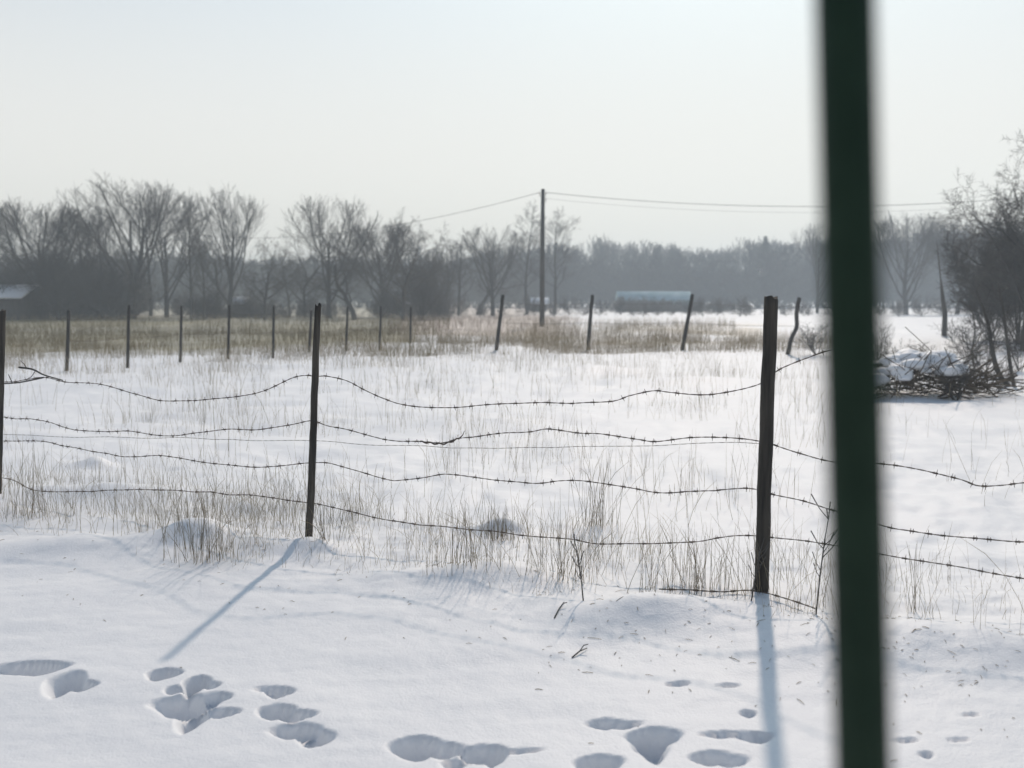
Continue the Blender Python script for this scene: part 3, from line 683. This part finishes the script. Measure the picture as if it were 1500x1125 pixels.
# ------------------------------------------------------------------ barbed wires, hung in the fence plane
def plane_pt(px, py, back=.03):
    d = ray(px, py); best = None
    segs = [(PB0, PB1), (PB1, PB2), (PB2, PB3)]
    i = 0 if px < 459 else (1 if px < 1121 else 2)
    A, B = segs[i]; t = (B - A) / np.linalg.norm(B - A); n = np.array([-t[1], t[0]])
    A = A + n * back
    Y = (A @ n) / (d[0] * n[0] + d[1] * n[1])
    return at(px, py, Y)
STR_A = [(-40,548),(0,559),(40,556),(66,553),(100,560),(147,563),(197,577),(233,586),(267,587),(307,585),(353,580),(387,572),(427,554),(447,550),(467,551),(480,551),(507,558),(534,572),(558,582),(602,593),(657,597),(710,593),(757,591),(811,591),(862,589),(900,588),(923,581),(957,573),(979,575),(1010,578),(1037,578),(1063,574),(1090,568),(1117,560),(1139,543),(1160,533),(1183,524),(1206,515),(1232,509),(1252,512)]
STR_B = [(-40,606),(0,610),(40,614),(73,619),(110,630),(157,632),(193,632),(227,637),(253,638),(290,634),(333,629),(380,629),(430,621),(457,617),(480,624),(507,629),(551,641),(576,645),(615,647),(649,650),(673,642),(700,638),(737,633),(777,632),(804,629),(852,635),(877,636),(934,644),(961,647),(1014,641),(1063,641),(1117,647),(1134,651),(1170,663),(1223,677),(1296,681),(1335,685),(1369,692),(1409,702),(1433,711),(1467,711),(1500,708),(1600,700),(1800,690)]
STR_C = [(-40,645),(0,646),(60,646),(97,653),(127,659),(167,668),(197,669),(230,667),(260,670),(307,678),(367,684),(397,684),(440,679),(460,678),(480,679),(504,685),(531,692),(571,703),(591,703),(622,700),(649,696),(679,697),(710,701),(733,704),(781,708),(818,704),(848,704),(877,708),(930,716),(957,721),(988,722),(1054,716),(1108,717),(1134,724),(1179,733),(1219,747),(1296,771),(1332,777),(1376,783),(1447,790),(1500,794),(1600,796),(1800,800)]
STR_D = [(-40,690),(0,700),(20,704),(53,718),(100,720),(167,718),(233,718),(273,719),(310,722),(383,727),(427,733),(460,737),(480,741),(524,752),(571,763),(608,767),(649,771),(696,776),(750,781),(791,786),(838,790),(868,795),(917,797),(974,796),(1023,794),(1054,788),(1081,784),(1108,784),(1134,787),(1179,792),(1219,799),(1296,813),(1349,821),(1413,831),(1448,838),(1500,847),(1600,862),(1800,880)]
STR_B2 = [(-40,633),(0,636),(100,640),(190,641),(290,642),(380,645),(457,645),(530,651),(600,653),(700,656),(787,655),(850,654),(939,653),(1000,650),(1072,647),(1117,649)]
STR_E = [(965,870),(990,871),(1028,872),(1060,871),(1095,870),(1112,873),(1126,876),(1161,887),(1194,899)]
def barbed(pts, r, label, barb=.105, seed=0, thick=None, lying=0):
    P = spline([(ground(*p) + [0, 0, lying]) if lying else plane_pt(*p) for p in pts], .02)
    r_ = np.random.default_rng(seed)
    P = P + np.stack([0 * P[:, 0], 0 * P[:, 0], .003 * np.interp(np.arange(len(P)), np.arange(0, len(P) + 8, 8), r_.normal(0, 1, len(np.arange(0, len(P) + 8, 8))))], 1)
    mb = MB(); n = len(P); k = np.arange(n) * 1.25                 # two strands twisted together
    T = np.gradient(P, axis=0); T /= np.linalg.norm(T, axis=1, keepdims=True)
    A = np.cross(T, [0, 0, 1.]); A /= np.linalg.norm(A, axis=1, keepdims=True); B = np.cross(T, A)
    for s in (0, math.pi):
        mb.tubes(P + r * .8 * (A * np.cos(k + s)[:, None] + B * np.sin(k + s)[:, None]), np.full(n, r), 5)
    if barb:
        i = 3
        while i < n - 3:
            p = P[i]; t = T[i]
            w = np.linspace(-.012, .012, 7)[:, None]; mb.tubes(p + t * w, np.full(7, r * 2.5), 6)
            a0 = r_.uniform(0, 3.1)
            for q in range(2):
                an = a0 + q * 1.5 + r_.normal(0, .2); dv = A[i] * math.cos(an) + B[i] * math.sin(an); tt = t * (.006 if q else -.006)
                mb.tubes(np.array([p + tt - dv * .021, p + tt, p + tt + dv * .021]), np.array([.0008, .0022, .0008]), 4)
            i += max(3, int(round(r_.normal(barb, .03) / .02)))
    if thick:
        a, b = thick; Q = spline([plane_pt(*p) for p in pts if a <= p[0] <= b], .008); kk = np.arange(len(Q))
        mb.tubes(Q + np.stack([0 * kk, .004 * np.cos(kk * .9), .004 * np.sin(kk * .9)], 1), np.full(len(Q), .005), 5)
        e = Q[-1]; mb.tubes(np.array([e, e + [.02, 0, .02], e + [.03, -.01, .045]]), np.array([.004, .003, .002]), 4)
    return tag(mb.build('barbed_wire', M_WIRE), label, 'barbed wire', 'barbed wires of the near fence')
barbed(STR_A, .0019, 'topmost barbed wire, sagging deeply between the near fence posts', seed=1)
barbed(STR_B, .0019, 'second barbed wire from the top, with a thick twisted splice mid-span', seed=2, thick=(612, 675))
barbed(STR_C, .0019, 'third barbed wire from the top on the near fence', seed=3)
barbed(STR_D, .0019, 'fourth barbed wire from the top, running through the tall dry grass', seed=4)
barbed(STR_B2, .0010, 'thin plain wire just below the second barbed wire', barb=0, seed=5)
barbed(STR_E, .0022, 'loose short barbed wire lying at the foot of the thick wooden post', seed=6, lying=.022)
# staples that hold the wires
for post, colx, rows in ((P1, 460, (550, 618, 678, 737)), (P2, 1118, (561, 648, 718, 785)), (P0, -3, (557, 612, 646, 700))):
    for row in rows:
        p = plane_pt(colx, row, .026) - np.array(post.location); m = MB()
        m.tubes(np.array([p + [-.01, -.012, .01], p + [-.008, .008, .008], p + [.008, .008, -.008], p + [.01, -.012, -.01]]), np.full(4, .0016), 4)
        m.build('staple', M_WIRE, post)

# branch caught in the top wire at left
mb = MB(); q = [plane_pt(28, 538), plane_pt(48, 541), plane_pt(64, 549), plane_pt(92, 557)]
mb.tubes(spline(q, .03), np.linspace(.008, .004, len(spline(q, .03))), 5)
q2 = [plane_pt(5, 562), plane_pt(30, 560), plane_pt(64, 553)]; s_ = spline(q2, .03); mb.tubes(s_, np.linspace(.005, .006, len(s_)), 5)
for (a, b, c) in (((40, 540), (34, 532), (30, 528)), ((52, 543), (46, 552), (38, 556)), ((18, 561), (14, 552), (12, 548))):
    mb.tubes(np.array([plane_pt(*a), plane_pt(*b), plane_pt(*c)]), np.array([.004, .003, .0015]), 4)
tag(mb.build('branch', M_BARK), 'dry forked branch caught in the topmost wire near the left edge', 'branch')

# ------------------------------------------------------------------ far fence posts
ordn = ['first', 'second', 'third', 'fourth', 'fifth', 'sixth', 'seventh', 'eighth', 'ninth']
left_row = [(98,545,101,455),(187,539,189,447),(264,531,266,448),(334,526,336,447),(400,522,401,448),(453,517,456,455),(507,514,509,449),(556,510,558,449),(601,506,602,450)]
FL = []
for i, (bx, by, tx, ty) in enumerate(left_row):
    b = ground(bx, by); t = at(tx, ty, b[1]); FL.append((b, t))
    rough_post('fence_post', b, t, .036, .030, f'thin dark stake, {ordn[i]} from the left in the far fence along the olive field', 'stakes of the far fence along the field', .3, 20 + i, M_STAKE, 12)
right_row = [(727,514,737,432,'leaning grey stake left of the utility pole in the far fence'),
 (861,513,868,432,'leaning grey stake just right of the utility pole in the far fence'),
 (999,513,1014,431,'most slanted grey stake, in front of the blue-roofed shed'),
 (1154,519,1171,436,'crooked leaning post with a kink, right behind the thick near post')]
FR = []
for i, (bx, by, tx, ty, lab) in enumerate(right_row):
    b = ground(bx, by); t = at(tx, ty, b[1]); FR.append((b, t))
    rough_post('fence_post', b, t, .06, .05, lab, 'leaning stakes of the far fence', .4, 40 + i, M_STAKE, 14, kink=(.5, -.09) if i == 3 else None, wig=.004)
for row, nm in ((FL, 'along the olive field'), (FR, 'between the leaning stakes')):
    for f, w in ((.85, 'upper'), (.5, 'lower')):
        P = np.array([b + (t - b) * f for b, t in row]); pts = []
        for a, b in zip(P[:-1], P[1:]):
            for s in (0, .25, .5, .75): q = a + (b - a) * s; q = q.copy(); q[2] -= .16 * s * (1 - s); pts.append(q)
        pts.append(P[-1]); mb = MB(); mb.tubes(np.array(pts), np.full(len(pts), .0035), 4)
        tag(mb.build('fence_wire', M_WIRE), f'{w} thin wire of the far fence {nm}', 'wire', 'thin wires of the far fence')

# ------------------------------------------------------------------ dry grass
def blades(mb, x, y, h, r, rng, lean=.42, nseg=5, head=.25, zoff=-.02):
    N = len(x); z = gz(x, y) + zoff
    az = rng.uniform(0, 6.283, N); a0 = np.abs(rng.normal(0, lean * .6, N)); cv = rng.normal(0, lean * 1.1, N)
    t = np.linspace(0, 1, nseg)[None]
    ho = h[:, None] * (np.sin(a0)[:, None] * t + cv[:, None] * .5 * t ** 2.2)
    vz = h[:, None] * (np.cos(a0)[:, None] * t - .25 * np.abs(cv)[:, None] * t ** 3)
    P = np.stack([x[:, None] + ho * np.cos(az)[:, None], y[:, None] + ho * np.sin(az)[:, None], z[:, None] + vz], -1)
    prof = np.linspace(1, .35, nseg)
    R = r[:, None] * prof[None]
    hd = rng.random(N) < head
    if nseg >= 4: R[hd, -2] *= 2.0
    mb.tubes(P, R, 3, caps=False)
rng = np.random.default_rng(77)
# (a) strip along the near fence, thick tufts and single stalks
gm = MB()
def strip(N, lo, hi, hmin, hmax, rad, dens_seed, thr):
    t = rng.uniform(-.45, 3.0, N); A = PB1; d = (PB2 - PB1)
    n = np.array([-d[1], d[0]]) / np.linalg.norm(d)
    o = rng.uniform(lo, hi, N); x = A[0] + d[0] * (t - 0.0) + n[0] * o; y = A[1] + d[1] * t + n[1] * o
    t2 = rng.uniform(-1.6, 0, N // 2); d2 = PB1 - PB0; o2 = rng.uniform(lo - .15, hi, N // 2); n2 = np.array([-d2[1], d2[0]]) / np.linalg.norm(d2)
    x = np.append(x, PB1[0] + d2[0] * t2 + n2[0] * o2); y = np.append(y, PB1[1] + d2[1] * t2 + n2[1] * o2)
    k = (fbm(x * 1.6, y * 1.6, dens_seed, 3) + rng.normal(0, .10, len(x)) > thr) & (y > 1.5) & ((x / np.maximum(y, .1) < .33) | (rng.random(len(x)) < .4))
    x, y = x[k], y[k]; h = rng.uniform(hmin, hmax, len(x)) * (.75 + .5 * rng.random(len(x)))
    blades(gm, x, y, h, rng.uniform(.6, 1.3, len(x)) * rad, rng)
strip(3000, -.42, .9, .08, .34, .0011, 101, .10)
strip(1000, -.35, .6, .20, .56, .0012, 103, .16)
strip(5000, -.5, .8, .02, .12, .0010, 105, .0)
# (b) the field up to the far fence
def field(N, y0, y1, hmin, hmax, rad, seed, thr, pxr=(-120, 1650), nseg=4, dest=None, lean=.3):
    d = dest or gm
    Y = np.sqrt(rng.uniform(y0 ** 2, y1 ** 2, N)); px = rng.uniform(*pxr, N); x = X_at(px, Y)
    k = (fbm(x * .7, Y * .7, seed, 3) + rng.normal(0, .11, N) > thr + .06) & (fence_dist(x, Y) > .3) & ((px < 1270) | (Y > 24) | (rng.random(N) < .35))
    x, Y = x[k], Y[k]; h = rng.uniform(hmin, hmax, len(x))
    blades(d, x, Y, h, rng.uniform(.6, 1.3, len(x)) * rad, rng, lean=lean, nseg=nseg)
field(5200, 6, 14, .10, .45, .0014, 111, .12)
field(12000, 12, 28, .12, .5, .0021, 113, .04)
field(1800, 8, 26, .3, .7, .0021, 117, .25)
stuff(gm.build('dry_grass', M_GRASS))
# (c) tall band by the far fence, (d) russet strip, (e) olive meadow
bm_ = MB()
field(13000, 27.5, 36, .2, .65, .0035, 121, -.05, (640, 1230), 4, bm_)
field(8000, 34, 62, .25, .7, .0048, 123, .0, (740, 1080), 4, bm_)
field(7000, 19, 31, .15, .5, .0028, 127, .1, (-50, 660), 4, bm_)
stuff(bm_.build('tall_dry_grass', M_BAND))
rm = MB()
field(5000, 36, 85, .25, .6, .006, 131, .0, (570, 850), 3, rm)
stuff(rm.build('russet_grass', M_RED))
mm_ = MB()
field(16000, 25, 48, .2, .6, .0045, 141, -.15, (-200, 640), 3, mm_)
field(9000, 45, 84, .25, .6, .008, 143, -.15, (-200, 660), 3, mm_)
stuff(mm_.build('meadow_grass', M_MEADOW))
# (f) the tufts one can point to
def tuft(px, py, w, hmax, N, label, seed):
    c = ground(px, py); r_ = np.random.default_rng(seed); mb = MB()
    x = c[0] + r_.normal(0, w, N); y = c[1] + r_.normal(0, w * .6, N)
    blades(mb, x, y, r_.uniform(.35, 1, N) * hmax, r_.uniform(.0008, .0019, N), r_, lean=.36, nseg=5, head=.35)
    mb.V = [v - c for v in mb.V]; o = mb.build('grass_tuft', M_TUFT); o.location = c
    tag(o, label, 'grass tuft', 'tall tufts of dry grass along the near fence')
tuft(45, 752, .14, .62, 75, 'tall dry grass tuft at the left edge under the lowest barbed wire', 1)
tuft(298, 782, .10, .60, 70, 'dense dark grass tuft left of the thin post, throwing a blue shadow', 2)
tuft(478, 806, .05, .34, 22, 'small reddish grass tuft just right of the thin post', 3)
tuft(690, 838, .11, .40, 60, 'broad straw grass tuft midway between the two posts, nearest the snow track', 4)
tuft(738, 790, .06, .28, 45, 'short dark grass tuft under the lowest wire at mid-span', 5)
tuft(815, 842, .10, .50, 45, 'loose upright grass tuft right of the broad straw tuft', 6)
tuft(880, 770, .08, .62, 45, 'tallest pale grass tuft behind the lowest wire, right of mid-span', 7)
tuft(980, 862, .09, .38, 50, 'straw grass tuft at the left end of the loose short wire', 8)
tuft(1045, 868, .10, .42, 55, 'straw grass tuft close to the left of the thick wooden post', 9)
tuft(1345, 895, .05, .42, 14, 'sparse thin grass stalks right of the dark green pole', 10)
lm = MB(); N = 330
lx = rng.uniform(-1, 1, N); px_ = np.where(rng.random(N) < .45, rng.uniform(0, 1500, N), rng.uniform(780, 1500, N)); py_ = np.interp(px_, [0, 450, 1110, 1500], [775, 800, 880, 930]) + np.abs(rng.normal(0, 75, N))
for a_, b_ in zip(px_, py_):
    if b_ > 1120: continue
    c_ = sloped(a_, b_); l_ = abs(rng.normal(0, .009)) + .003; th_ = rng.uniform(0, 6.28); dv_ = np.array([math.cos(th_), math.sin(th_)]) * l_
    z0, z1 = g1(*(c_ - dv_)), g1(*(c_ + dv_)); lm.tubes(np.array([[*(c_ - dv_), z0 + .001], [*c_, (z0 + z1) / 2 + .004], [*(c_ + dv_), z1 + .002]]), np.array([.0009, .0014, .0008]) * rng.uniform(.6, 1.4), 3, caps=False)
stuff(lm.build('plant_litter', M_TUFT))
# weed stems and bits lying on the snow
def weed(px, py, h, label, seed, bend=.0):
    c = ground(px, py); c[2] -= .02; r_ = np.random.default_rng(seed); mb = MB()
    P = np.array([[0, 0, 0], [bend * .3, 0, h * .4], [bend * .7, .01, h * .75], [bend, 0, h]]); mb.tubes(P, np.array([.004, .0035, .003, .0015]), 5)
    for k in range(9):
        f = r_.uniform(.35, 1); p = np.array([np.interp(f, [0, .4, .75, 1], P[:, j]) for j in range(3)]); az = r_.uniform(0, 6.28); l = h * r_.uniform(.1, .25)
        e = p + np.array([math.cos(az) * l * .7, math.sin(az) * l * .7, l]); mb.tubes(np.array([p, (p + e) / 2 + [0, 0, -.01], e]), np.array([.0022, .002, .003]), 4)
    o = mb.build('dead_weed', M_TWIG); o.location = c; tag(o, label, 'dead weed', 'dead weed stems')
weed(500, 560, .75, 'dark branching weed stem right of the thin post, against the far field', 1, .05)
weed(1100, 880, .34, 'small forked weed stem just left of the thick post foot', 2, .06)
weed(855, 880, .30, 'forked weed stem on the snow edge in the right half of the mid span', 3, -.04)
weed(1195, 900, .5, 'thin weed stem between the thick post and the dark green pole', 4, .05)
def bit(px0, py0, px1, py1, label):
    a, b = ground(px0, py0), ground(px1, py1); m = (a + b) / 2 + [0, 0, .012]; mb = MB(); mb.tubes(np.array([a + [0, 0, .003], m, b + [0, 0, .006]]), np.array([.0035, .0035, .002]), 5)
    mb.tubes(np.array([m, m + [.02, .02, .02], m + [.04, .02, .025]]), np.array([.003, .003, .002]), 4)
    tag(mb.build('twig', M_TWIG), label, 'twig', 'twigs on the snow')
bit(838, 964, 860, 950, 'short dark twig lying on open snow right of centre')
bit(812, 905, 826, 884, 'short twig on the snow below the broad straw tuft')

# ------------------------------------------------------------------ the dark green pole close to the camera
def near_pole():
    Y = .58; a, b = at(1237.5, 0, Y), at(1264.5, 1125, Y); d = (a - b) / (a - b)[2]
    base = b + d * (-.6 - b[2]); base[2] = -.6; top = base + d * 2.7
    o = thing('metal_pole', 'dark green blurred metal pole right in front of the camera', 'pole', tuple(base))
    r = .0169; n = 24; mb = MB(); P = np.array([[0, 0, 0], *[(top - base) * t for t in (.25, .5, .75, 1)]]); mb.tubes(P, np.full(5, r), n); mb.build('shaft', M_GREEN, o, smooth=True)
    e = top - base; c = MB(); c.tubes(np.array([e - [0, 0, .02], e + [0, 0, .002], e + [0, 0, .010], e + [0, 0, .014]]), np.array([r * 1.12, r * 1.12, r * .9, r * .4]), n); c.build('cap', M_GREEN, o, smooth=True)
near_pole()

# ------------------------------------------------------------------ the air
hz = MB(); hz.box((0, 0, 9.5), (1060, 1060, 23.5))
m = bpy.data.materials.new('haze_air'); m.use_nodes = True; t = m.node_tree; t.nodes.clear()
pv = t.nodes.new('ShaderNodeVolumePrincipled'); pv.inputs['Density'].default_value = HAZE_DENSITY; pv.inputs['Color'].default_value = (.80, .90, .98, 1); pv.inputs['Anisotropy'].default_value = .2
mo = t.nodes.new('ShaderNodeOutputMaterial'); t.links.new(pv.outputs[0], mo.inputs['Volume'])
hz_o = hz.build('haze', m); hz_o['kind'] = 'stuff'
